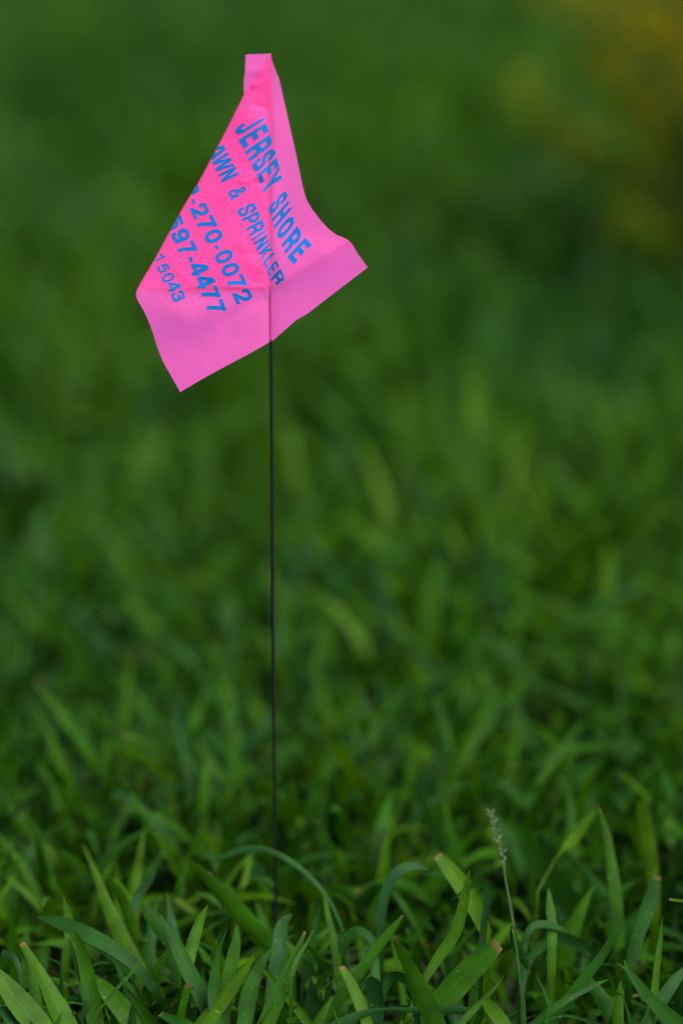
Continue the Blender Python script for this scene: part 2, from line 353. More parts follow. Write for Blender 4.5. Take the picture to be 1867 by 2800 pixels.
# hand-traced blades: ((x, y, width) photograph pixels from tip to root, distance, tint, dry)
def z3(L): return [(x / 1.679, 2200 + y / 1.679, w / 1.679) for x, y, w in L]
def z4(L): return [(933 + x / 1.679, 2200 + y / 1.679, w / 1.679) for x, y, w in L]
HERO = [
 (z3([(102, 635, 26), (140, 700, 42), (200, 800, 58), (260, 920, 85), (310, 1030, 95), (350, 1200, 80)]), 1.345, .72, 1),
 (z3([(338, 572, 3), (365, 640, 42), (390, 730, 62), (415, 850, 75), (440, 1000, 78), (455, 1200, 65)]), 1.35, .55, 0),
 (z3([(-60, 720, 20), (30, 830, 85), (110, 930, 115), (190, 1030, 115), (280, 1200, 100)]), 1.335, .7, 0),
 (z3([(655, 712, 2), (610, 765, 14), (550, 830, 17), (480, 915, 10), (400, 1010, 9), (300, 1140, 9)]), 1.33, .4, 0),
 (z3([(425, 775, 4), (470, 830, 55), (540, 910, 90), (620, 1010, 95), (720, 1180, 80)]), 1.35, .62, 0),
 (z3([(735, 505, 3), (775, 580, 40), (820, 670, 62), (880, 790, 75), (940, 900, 78), (1010, 1100, 70)]), 1.38, .3, 0),
 (z3([(955, 460, 3), (925, 520, 36), (900, 590, 52), (875, 680, 55), (855, 800, 45)]), 1.40, .65, 0),
 (z3([(1045, 568, 2), (1015, 640, 18), (995, 720, 30), (985, 850, 60), (1000, 1000, 70), (1020, 1180, 60)]), 1.36, .3, 0),
 (z3([(1087, 548, 3), (1085, 620, 40), (1070, 700, 58), (1050, 790, 58), (1040, 900, 45), (1040, 1050, 35)]), 1.375, .5, 0),
 (z3([(1170, 682, 3), (1125, 760, 42), (1060, 850, 62), (990, 940, 72), (900, 1050, 72), (780, 1210, 60)]), 1.355, .78, 0),
 (z3([(1275, 648, 2), (1220, 700, 32), (1175, 780, 58), (1145, 870, 76), (1125, 1000, 72), (1110, 1200, 60)]), 1.35, .38, 0),
 (z3([(1400, 583, 10), (1370, 660, 34), (1335, 750, 55), (1285, 860, 75), (1225, 1000, 78), (1150, 1190, 66)]), 1.345, .48, 1),
 (z3([(1438, 578, 8), (1405, 640, 14), (1370, 700, 20), (1335, 790, 20)]), 1.35, .45, 1),
 (z3([(1165, 708, 2), (1240, 790, 24), (1320, 885, 34), (1400, 985, 42), (1490, 1120, 40)]), 1.37, .7, 0),
 (z3([(1528, 875, 2), (1490, 940, 30), (1440, 1040, 48), (1370, 1200, 45)]), 1.33, .6, 0),
 (z3([(1525, 928, 2), (1550, 990, 10), (1580, 1070, 12), (1610, 1160, 12)]), 1.33, .6, 0),
 (z3([(432, 300, 4), (460, 380, 38), (505, 490, 58), (570, 630, 75), (640, 770, 75), (700, 930, 60)]), 1.47, .75, 0),
 (z3([(500, 325, 4), (545, 400, 42), (590, 500, 55), (625, 620, 50), (660, 800, 45)]), 1.49, .7, 0),
 (z3([(880, 258, 4), (940, 320, 45), (1010, 400, 70), (1100, 500, 85), (1200, 600, 75), (1330, 760, 60)]), 1.50, .6, 0),
 (z3([(955, 275, 3), (1040, 232, 25), (1120, 205, 34), (1200, 203, 28), (1300, 240, 26), (1400, 312, 24), (1490, 410, 20), (1560, 540, 16), (1600, 740, 14)]), 1.50, .2, 0),
 (z3([(1338, 505, 16), (1300, 545, 50), (1285, 640, 68), (1265, 780, 72), (1240, 930, 60)]), 1.41, .1, 0),
 (z3([(290, 425, 3), (315, 500, 38), (318, 590, 42), (300, 720, 35)]), 1.47, .7, 0),
 (z3([(1480, 380, 3), (1500, 480, 22), (1530, 620, 34), (1555, 780, 42), (1580, 960, 40)]), 1.45, .5, 0),
 (z3([(170, 515, 6), (260, 535, 55), (370, 580, 68), (480, 635, 68), (600, 720, 55), (720, 860, 45)]), 1.43, .25, 0),
 (z3([(580, 840, 3), (625, 905, 34), (680, 980, 48), (760, 1110, 45)]), 1.345, .5, 0),
 (z3([(318, 620, 3), (340, 680, 26), (365, 760, 34), (395, 900, 34)]), 1.36, .3, 0),
 (z3([(520, 710, 3), (555, 780, 24), (610, 880, 34), (680, 1000, 36), (760, 1150, 34)]), 1.38, .3, 0),
 (z3([(735, 960, 24), (790, 985, 42), (860, 1010, 46), (950, 1080, 40)]), 1.345, .3, 1),
 (z3([(640, 420, 6), (680, 500, 45), (740, 580, 60), (820, 680, 55), (920, 830, 45)]), 1.44, .35, 0),
 (z3([(720, 270, 6), (690, 340, 30), (645, 400, 42), (610, 480, 38), (590, 620, 34)]), 1.52, .1, 0),
 (z3([(0, 930, 30), (40, 970, 50), (90, 1040, 55), (150, 1150, 50)]), 1.33, .15, 0),
 (z3([(10, 690, 50), (60, 700, 34), (90, 760, 20), (95, 860, 16), (90, 1000, 14)]), 1.40, .1, 0),
 (z4([(240, 606, 14), (270, 660, 38), (310, 740, 60), (360, 850, 84), (420, 980, 92), (500, 1180, 80)]), 1.345, .55, 1),
 (z4([(283, 508, 8), (235, 570, 34), (175, 645, 46), (95, 755, 54), (0, 880, 56), (-130, 1060, 50)]), 1.385, .45, 1),
 (z4([(588, 300, 3), (572, 390, 36), (550, 500, 52), (510, 610, 55), (440, 710, 48), (370, 830, 30), (300, 1000, 26)]), 1.40, .62, 0),
 (z4([(722, 640, 58), (665, 690, 92), (590, 760, 112), (500, 860, 116), (390, 980, 100), (240, 1160, 80)]), 1.375, .5, 1),
 (z4([(745, 786, 2), (700, 845, 16), (640, 910, 26), (570, 980, 34), (460, 1110, 32)]), 1.345, .5, 0),
 (z4([(964, 843, 2), (966, 900, 12), (955, 960, 18), (940, 1030, 22), (920, 1180, 20)]), 1.335, .5, 0),
 (z4([(1472, 517, 2), (1464, 610, 20), (1450, 720, 30), (1438, 850, 34), (1420, 1000, 30), (1400, 1200, 26)]), 1.345, .6, 0),
 (z4([(1297, 713, 8), (1325, 775, 26), (1380, 850, 46), (1460, 935, 64), (1550, 1010, 70), (1680, 1110, 60)]), 1.335, .3, 0),
 (z4([(1225, 802, 3), (1170, 825, 22), (1070, 875, 30), (970, 935, 34), (880, 1010, 34), (760, 1130, 30)]), 1.365, .3, 0),
 (z4([(1305, 528, 3), (1255, 600, 30), (1190, 700, 42), (1100, 820, 50), (1000, 950, 52), (880, 1120, 45)]), 1.40, .35, 0),
 (z4([(655, 962, 3), (590, 948, 26), (510, 940, 44), (420, 942, 48), (320, 943, 28), (210, 940, 16), (120, 955, 32), (40, 985, 46), (-60, 1040, 50), (-150, 1130, 45)]), 1.345, .15, 0),
 (z4([(645, 888, 30), (680, 925, 56), (720, 975, 66), (780, 1070, 62)]), 1.335, .75, 1),
 (z4([(780, 60, 6), (820, 130, 65), (880, 220, 98), (960, 330, 112), (1060, 470, 115), (1190, 650, 90)]), 1.60, .35, 0),
 (z4([(1168, 24, 3), (1130, 70, 38), (1085, 130, 56), (1040, 185, 44), (1008, 215, 14), (960, 290, 8), (900, 400, 8)]), 1.56, .85, 0),
 (z4([(440, 232, 40), (490, 290, 66), (545, 360, 82), (600, 450, 75), (660, 580, 55)]), 1.46, .8, 1),
 (z4([(1180, 15, 5), (1215, 130, 34), (1235, 250, 44), (1255, 400, 60), (1268, 520, 55), (1275, 700, 45)]), 1.53, .5, 1),
 (z4([(865, 778, 4), (845, 730, 32), (820, 680, 44), (790, 610, 34), (785, 560, 20), (800, 640, 14), (830, 900, 12)]), 1.40, .2, 1),
 (z4([(1042, 585, 3), (1000, 568, 22), (940, 550, 36), (880, 556, 34), (840, 620, 28), (820, 760, 24)]), 1.43, .2, 0),
 (z4([(1225, 755, 4), (1160, 690, 34), (1080, 638, 54), (1000, 618, 58), (920, 645, 46), (860, 720, 36), (820, 880, 30)]), 1.50, .15, 0),
 (z4([(0, 742, 26), (40, 810, 46), (80, 900, 54), (120, 1010, 52), (170, 1170, 45)]), 1.35, .75, 1),
 (z4([(1580, 745, 20), (1530, 810, 50), (1460, 910, 62), (1400, 1010, 60), (1320, 1180, 50)]), 1.37, .2, 0),
 (z4([(1503, 434, 12), (1560, 442, 14), (1640, 450, 14), (1760, 520, 14), (1850, 760, 14)]), 1.40, .9, 1),
 (z4([(120, 800, 40), (150, 830, 70), (160, 920, 78), (150, 1030, 66), (140, 1180, 60)]), 1.38, .15, 0),
 (z4([(200, 905, 3), (205, 840, 32), (235, 790, 44), (290, 800, 44), (330, 860, 36), (350, 1000, 30)]), 1.365, .2, 0),
 (z4([(0, 690, 40), (25, 620, 50), (70, 580, 46), (120, 600, 40), (150, 700, 40), (160, 850, 40)]), 1.42, .3, 0),
 (z4([(1200, 1010, 3), (1130, 990, 16), (1020, 968, 14), (930, 990, 14), (850, 1080, 14)]), 1.34, .2, 0),
 (z4([(950, 385, 4), (955, 450, 32), (965, 540, 44), (965, 680, 40), (960, 860, 36)]), 1.44, .6, 0),
 (z4([(1375, -20, 50), (1390, 60, 62), (1410, 180, 62), (1425, 300, 55), (1440, 480, 45)]), 1.60, .85, 0),
 (z4([(400, 300, 6), (340, 280, 36), (270, 300, 46), (220, 360, 46), (190, 470, 42), (180, 640, 36)]), 1.44, .1, 0),
 (z4([(665, 385, 20), (640, 365, 26), (590, 385, 20), (540, 430, 8), (505, 440, 3), (600, 375, 12), (675, 400, 26), (660, 500, 30), (640, 640, 30)]), 1.43, .2, 0) if False else
 (z4([(505, 440, 3), (560, 400, 18), (610, 370, 26), (655, 372, 30), (668, 440, 30), (655, 540, 32), (640, 700, 30)]), 1.43, .2, 0),
 (z4([(1450, 330, 30), (1430, 400, 60), (1400, 490, 66), (1360, 600, 60), (1320, 760, 50)]), 1.48, .25, 1),
 (z4([(280, 985, 3), (262, 1040, 26), (240, 1140, 30)]), 1.33, .4, 0),
]

def hero_blades():
    V, Fc, LF, DR = [], [], [], []
    off = 0
    K = 26
    for pts, d, tint, dry in HERO:
        d = 1.345 + (d - 1.345) * 0.55
        a = np.array(pts)[::-1].copy()                    # root first
        # carry the root on, in the same direction, down to the ground
        seg = np.concatenate([[0], np.cumsum(np.hypot(*np.diff(a[:, :2], axis=0).T))])
        t = np.linspace(0, 1, K) * seg[-1]
        # smooth interpolation (Catmull-like through cubic Hermite)
        m = np.gradient(a, seg, axis=0)
        idx = np.clip(np.searchsorted(seg, t) - 1, 0, len(seg) - 2)
        h = (seg[idx + 1] - seg[idx])[:, None]; u = ((t - seg[idx]) / h[:, 0])[:, None]
        C = (2*u**3-3*u**2+1)*a[idx] + (u**3-2*u**2+u)*h*m[idx] + (-2*u**3+3*u**2)*a[idx+1] + (u**3-u**2)*h*m[idx+1]
        C[:, 2] = np.maximum(C[:, 2], 0.8)
        q = np.linspace(0, 1, K)
        bow = rng.uniform(-0.02, 0.02)
        dep = d + 0.012 * (q - 0.5) + bow * (q - 0.5) ** 2
        P = at_depth(C[:, 0], C[:, 1], dep)
        low = P[0].copy(); low[0] += (P[0] - P[2])[0] * 0.5; low[2] = -0.004
        if P[0, 2] > 0.0:                                  # root above the ground: add a stem to it
            s = np.linspace(0, 1, 6)[:-1, None]
            P = np.concatenate([low * (1 - s) + P[0] * s, P])
            w = np.concatenate([np.full(5, C[0, 2] * 0.8), C[:, 2]])
            dep = np.concatenate([np.full(5, dep[0]), dep])
        else:
            w = C[:, 2]
        k = len(P)
        tan = np.gradient(P, axis=0); tan /= np.linalg.norm(tan, axis=1, keepdims=True)
        view = P - np.array([0, 0, CAM_H]); view /= np.linalg.norm(view, axis=1, keepdims=True)
        side = np.cross(tan, view); side /= np.linalg.norm(side, axis=1, keepdims=True)
        nrm = np.cross(side, tan)
        ph = rng.uniform(-0.65, 0.65); tw = (ph + rng.uniform(-0.5, 0.5) * np.linspace(-0.5, 0.5, k))[:, None]
        s2 = side * np.cos(tw) + nrm * np.sin(tw)
        n2 = np.cross(s2, tan)
        Wd = w * dep / F / np.cos(tw[:, 0])
        fold = n2 * (Wd * rng.uniform(0.06, 0.2) * rng.choice([-1, 1]))[:, None]
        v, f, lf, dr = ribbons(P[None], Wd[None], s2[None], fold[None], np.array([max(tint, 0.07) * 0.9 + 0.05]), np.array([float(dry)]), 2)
        V.append(v); Fc.append(f + off); LF.append(lf); DR.append(dr); off += len(v)
    return np.concatenate(V), np.concatenate(Fc), np.concatenate(LF), np.concatenate(DR)

def build_grass():
    parts = [
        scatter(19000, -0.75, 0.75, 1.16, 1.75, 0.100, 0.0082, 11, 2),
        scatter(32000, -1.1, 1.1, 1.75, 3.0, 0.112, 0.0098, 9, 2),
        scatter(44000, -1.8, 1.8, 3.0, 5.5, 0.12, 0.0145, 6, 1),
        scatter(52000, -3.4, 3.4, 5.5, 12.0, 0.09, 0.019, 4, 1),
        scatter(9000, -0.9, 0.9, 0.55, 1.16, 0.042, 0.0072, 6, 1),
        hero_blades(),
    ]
    V = []; Fq = []; LF = []; DR = []; off = 0
    for v, f, lf, dr in parts:
        V.append(v); Fq.append(f + off); LF.append(lf); DR.append(dr); off += len(v)
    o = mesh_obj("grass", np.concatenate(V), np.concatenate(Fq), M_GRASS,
                 attrs={"leaf": np.concatenate(LF), "dry": np.concatenate(DR)})
    o["kind"] = "stuff"; o["label"] = "unmown green lawn grass with broad blades around the flag"; o["category"] = "grass"
build_grass()

# ------------------------------------------------------------------ tubes
def tube(path, rad, sides=10):
    path = np.asarray(path, float); n = len(path)
    rad = np.broadcast_to(np.asarray(rad, float), (n,))
    tan = np.gradient(path, axis=0); tan /= np.linalg.norm(tan, axis=1, keepdims=True)
    ref = np.array([1.0, 0.03, 0.02]) if abs(tan[0, 0]) < 0.9 else np.array([0, 1.0, 0])
    a = np.cross(tan, ref); a /= np.linalg.norm(a, axis=1, keepdims=True)
    b = np.cross(tan, a)
    th = np.linspace(0, 2 * np.pi, sides, endpoint=False)
    V = path[:, None] + rad[:, None, None] * (a[:, None] * np.cos(th)[None, :, None] + b[:, None] * np.sin(th)[None, :, None])
    i, j = np.meshgrid(np.arange(n - 1), np.arange(sides), indexing='ij'); j2 = (j + 1) % sides
    Fq = np.stack([i * sides + j, i * sides + j2, (i + 1) * sides + j2, (i + 1) * sides + j], -1).reshape(-1, 4)
    V = V.reshape(-1, 3)
    nv = len(V); V = np.concatenate([V, path[:1], path[-1:]])
    caps = []
    for q in range(0, sides, 2):
        caps.append([nv, (q + 2) % sides, q + 1, q])
        o = (n - 1) * sides
        caps.append([nv + 1, o + q, o + q + 1, o + (q + 2) % sides])
    return V, np.concatenate([Fq, np.array(caps)])

# ------------------------------------------------------------------ the marking flag
base = at_plane(756.0, 2760.0, WIRE_Y)
flag = bpy.data.objects.new("marking_flag", None)
SC.collection.objects.link(flag)
flag.location = (float(base[0]), WIRE_Y, 0.0)
flag.empty_display_size = 0.05
flag["label"] = "creased pink plastic lawn marking flag with blue writing on a thin dark wire"
flag["category"] = "marking flag"
FO = np.array([float(base[0]), WIRE_Y, 0.0])

WIRE_PX = [(737, 141), (739, 400), (741, 800), (742.5, 1100), (745.5, 1600), (749, 2000), (753, 2400), (757, 2760)]
def wire_x(y):
    return np.interp(y, [p[1] for p in WIRE_PX], [p[0] for p in WIRE_PX])
ys = np.linspace(149, 2760, 60)
wp = at_plane(wire_x(ys), ys, WIRE_Y)
d = wp[-1] - wp[-2]; wp = np.concatenate([wp, wp[-1:] + d / np.linalg.norm(d) * 0.05])
v, f = tube(wp - FO, 0.00078, 12)
mesh_obj("wire_stake", v, f, M_WIRE, flag)

LEFT = [(737, 146), (731, 154), (715, 184), (697, 215), (684, 233), (667, 259.6), (643.6, 306.4), (612, 369), (578.8, 431.4), (543, 498.4),
        (507, 556.4), (469.5, 623.4), (424.8, 706), (384, 775), (375.5, 790), (372, 803), (373, 812), (378, 823.4), (393.6, 850), (407, 879), (420, 915),
        (431.5, 953), (447, 991), (474, 1037.7), (493, 1072.5)]
RIGHT = [(737, 146), (739.5, 153), (746, 172.5), (755, 197), (762, 212.7), (768.6, 239.5), (779.7, 288.6), (791, 337.7), (804, 395.7),
         (815.4, 449.3), (824.4, 494), (833, 529.6), (840, 549.7), (853.4, 572), (875.7, 601), (898, 625.6), (920, 642.6), (940.4, 650),
         (952.5, 657), (962.8, 668), (976, 690), (1005, 731.5), (920, 796.6), (840, 858), (808.8, 876), (777.5, 903.8), (748.5, 929.6),
         (741.8, 932.8), (688, 964), (608, 1006.4), (545.4, 1041), (493, 1072.5)]
def chain(C, y):
    return np.interp(y, [p[1] for p in C], [p[0] for p in C])

# how far the film stands towards the viewer from the wire's plane, millimetres, at photograph pixels
RELIEF = [(737, 146, 1.4), (740, 300, 1.2), (741, 500, 1.2), (741, 650, 1.2), (741, 785, 1.4), (742, 850, 1.1), (742, 928, 1.0),
          (700, 215, 0.8), (667, 260, 0.3), (612, 369, 0.8), (543, 498, 2.0), (470, 623, 3.5), (400, 745, 5.5), (372, 803, 7.6),
          (690, 330, 3.2), (660, 450, 3.5), (640, 600, 5.0), (560, 650, 5.5), (680, 700, 4.0), (580, 755, 6.5), (480, 740, 6.5),
          (560, 800, 5.5), (480, 810, 7.5), (640, 800, 4.6), (410, 870, 7.5), (500, 862, 8.6), (600, 850, 6.4), (690, 830, 3.0),
          (430, 955, 4.6), (520, 930, 4.0), (610, 900, 3.0), (470, 1030, 3.6), (493, 1072, 3.2), (560, 1000, 3.2), (640, 960, 2.6), (690, 930, 2.0),
          (780, 290, 0.2), (800, 420, -0.6), (800, 560, -1.0), (833, 530, -1.6), (790, 680, 1.0), (860, 650, 0.5), (898, 625, 0.5),
          (930, 648, 3.2), (952, 657, 5.2), (890, 695, 4.6), (820, 738, 3.2), (780, 762, 2.4),
          (975, 690, 3.4), (1005, 731, 1.4), (930, 730, 2.2), (860, 775, 1.2), (800, 810, 1.0), (900, 790, 0.6), (840, 850, 0.3), (790, 880, 0.7)]
RP = np.array(RELIEF, float)
RP[:, 2] = 1.2 + (RP[:, 2] - 1.2) * 0.78
def _tps(A, B):
    r2 = ((A[:, None, :] - B[None, :, :]) ** 2).sum(-1) / 1e4
    return 0.5 * r2 * np.log(r2 + 1e-9)
_n = len(RP)
_K = _tps(RP[:, :2], RP[:, :2]) + np.eye(_n) * 0.02
_Pm = np.concatenate([np.ones((_n, 1)), RP[:, :2] / 100], 1)
_A = np.block([[_K, _Pm], [_Pm.T, np.zeros((3, 3))]])
_sol = np.linalg.solve(_A, np.concatenate([RP[:, 2], np.zeros(3)]))
def seg_s(px, py, x0, y0, x1, y1):
    """signed distance across and relative position along a crease"""
    dx, dy = x1 - x0, y1 - y0; L = math.hypot(dx, dy)
    return ((px - x0) * dy - (py - y0) * dx) / L, ((px - x0) * dx + (py - y0) * dy) / L / L
CREASES = [  # x0 y0 x1 y1 height(mm) halfwidth(px)
    (742, 786, 950, 660, 0.9, 13), (742, 787, 620, 784, 0.5, 9), (620, 784, 400, 790, 0.3, 14), (745, 800, 610, 880, -0.9, 18),
    (742, 215, 690, 235, 0.35, 7), (740, 300, 690, 285, -0.4, 9), (741, 470, 660, 500, 0.3, 9), (741, 500, 690, 500, -0.35, 8),
    (741, 640, 690, 655, 0.3, 9), (741, 700, 640, 690, -0.3, 12), (640, 640, 700, 740, 0.35, 16), (600, 560, 660, 470, 0.3, 18),
    (740, 420, 700, 440, -0.25, 7), (460, 720, 560, 800, 0.25, 16), (746, 172, 700, 200, 0.35, 7), (742, 700, 735, 560, 0.25, 8)]
def relief(px, py):
    px = np.asarray(px, float).ravel(); py = np.asarray(py, float).ravel()
    B = np.stack([px, py], 1)
    out = _tps(B, RP[:, :2]) @ _sol[:_n] + _sol[_n] + B[:, 0] / 100 * _sol[_n + 1] + B[:, 1] / 100 * _sol[_n + 2]
    for x0, y0, x1, y1, hgt, hw in CREASES:
        s, t = seg_s(px, py, x0, y0, x1, y1)
        al = np.clip(t * 6, 0, 1) * np.clip((1.15 - t) * 4, 0, 1)
        out += 1.4 * hgt * al * (np.sqrt(1 + (s / hw) ** 2) ** -1.6)
    # rolled edge where the film turns back on itself
    lx = chain(LEFT, py)
    e = np.clip((px - lx) / 9.0, 0, 1)
    roll = (1 - np.sqrt(np.clip(1 - (1 - e) ** 2, 0, 1)))
    on = np.clip((py - 250) / 30, 0, 1) * np.clip((815 - py) / 25, 0, 1)
    out = out - 1.0 * roll * on
    hug = np.exp(-((px - wire_x(py)) / 15.0) ** 2) * 0.9
    lo = np.clip((py - 784) / 14, 0, 1)                      # below the flap the bare film wraps the wire closely
    out = out * (1 - hug) + (0.98 - 0.73 * lo) * hug                      # pressed against the wire
    near = (0.95 - 0.13 * lo) * np.exp(-((px - wire_x(py)) / (8.0 - 2.7 * lo)) ** 2)          # never through the wire
    return np.maximum(out, near * (1.1 - 0.08 * lo)) / 1000.0

def film_point(px, py, lift=0.0):
    dl = relief(px, py) + lift
    return at_plane(np.asarray(px, float).ravel(), np.asarray(py, float).ravel(), WIRE_Y - dl) - FO

def grid_faces(nr, nc, off=0, flip=False):
    i, j = np.meshgrid(np.arange(nr - 1), np.arange(nc - 1), indexing='ij')
    a = (i * nc + j).ravel() + off
    q = np.stack([a, a + nc, a + nc + 1, a + 1], -1)
    return q[:, ::-1] if flip else q

def build_film():
    ys = np.unique(np.concatenate([np.linspace(146, 1072.4, 300), [p[1] for p in LEFT], [p[1] for p in RIGHT]]))
    ys = ys[(ys >= 146) & (ys <= 1072.4)]
    l = chain(LEFT, ys); r = chain(RIGHT, ys)
    c = np.minimum(wire_x(ys), l + 0.98 * (r - l))
    a = c - np.minimum(24, 0.6 * (c - l)); b = c + np.minimum(24, 0.6 * (r - c))
    t1 = np.linspace(0, 1, 48)[None] ** 1.25; t2 = np.linspace(0, 1, 24)[None]; t3 = np.linspace(0, 1, 36)[None]
    X = np.concatenate([l[:, None] + (a - l)[:, None] * t1[:, :-1], a[:, None] + (b - a)[:, None] * t2[:, :-1], b[:, None] + (r - b)[:, None] * t3], 1)
    t = X[0]
    Yp = np.repeat(ys[:, None], len(t), 1)
    front = film_point(X, Yp)
    F1 = grid_faces(len(ys), len(t))
    # the turned-back flap: from the wire behind, to the fold on the left
    yb = np.linspace(147, 786, 150)
    BL = [(672, 147), (671.5, 165), (670.4, 190), (667.5, 215), (666, 235), (667.5, 259.6)] + [p for p in LEFT if 260 < p[1] < 800]
    lb = np.interp(yb, [p[1] for p in BL], [p[0] for p in BL])
    rb = wire_x(yb) + 3.0
    tb = np.linspace(0, 1, 50) ** 1.15
    XB = lb[:, None] + (rb - lb)[:, None] * tb[None]
    YB = np.repeat(yb[:, None], len(tb), 1)
    YB = YB + (1 - tb)[None] * 2.0 * (yb[:, None] < 150)
    fr = relief(np.maximum(XB, chain(LEFT, YB) + 0.0), YB).reshape(XB.shape)
    Q = fr - 0.00045 * np.clip(tb[None] * 12, 0, 1)
    Q = np.where(YB < 262, fr - 0.0004, Q)
    Q -= 0.0028 * np.clip((YB - 735) / 51, 0, 1) ** 2 * np.clip(tb[None] * 5, 0, 1) * np.clip((1 - tb[None]) * 4, 0, 1)
    nearw = np.exp(-((XB - wire_x(YB)) / 6.0) ** 2)
    Q = np.maximum(Q, np.minimum(fr - 0.0002, 0.00083 * nearw))
    Q += 0.00005 * np.sin(XB / 17 + YB / 23) * np.sin(np.pi * tb)[None]
    back = at_plane(XB.ravel(), YB.ravel(), WIRE_Y - Q.ravel()) - FO
    F2 = grid_faces(len(yb), len(tb), len(front))
    # glued hem wrapped round behind the wire
    hem = []
    for yy in yb:
        a = np.linspace(-0.85 * np.pi, 0.05 * np.pi, 9)
        c = at_plane(wire_x(yy), yy, WIRE_Y) - FO
        hem.append(np.stack([c[0] + 0.00084 * np.cos(a), c[1] - 0.00084 * np.sin(a) , np.full(9, c[2])], 1))
    hem = np.concatenate(hem)
    F3 = grid_faces(len(yb), 9, len(front) + len(back))
    o = mesh_obj("flag_sheet", np.concatenate([front, back, hem]), np.concatenate([F1, F2, F3]), M_FILM, flag)
    return o
sheet = build_film()

# ------------------------------------------------------------------ the writing, cut out of the film's own surface
def catmull(pts, n=8):
    P = [np.array(p, float) for p in pts]
    P = [2 * P[0] - P[1]] + P + [2 * P[-1] - P[-2]]
    out = []
    for i in range(1, len(P) - 2):
        for s in np.linspace(0, 1, n, endpoint=False):
            out.append(0.5 * ((2 * P[i]) + (-P[i-1] + P[i+1]) * s + (2*P[i-1] - 5*P[i] + 4*P[i+1] - P[i+2]) * s*s + (-P[i-1] + 3*P[i] - 3*P[i+1] + P[i+2]) * s**3))
    out.append(P[-2])
    return [tuple(q) for q in out]

def arc(cx, cy, rx, ry, a0, a1, n=22):
    return [(cx + rx * math.cos(math.radians(a)), cy + ry * math.sin(math.radians(a))) for a in np.linspace(a0, a1, n)]

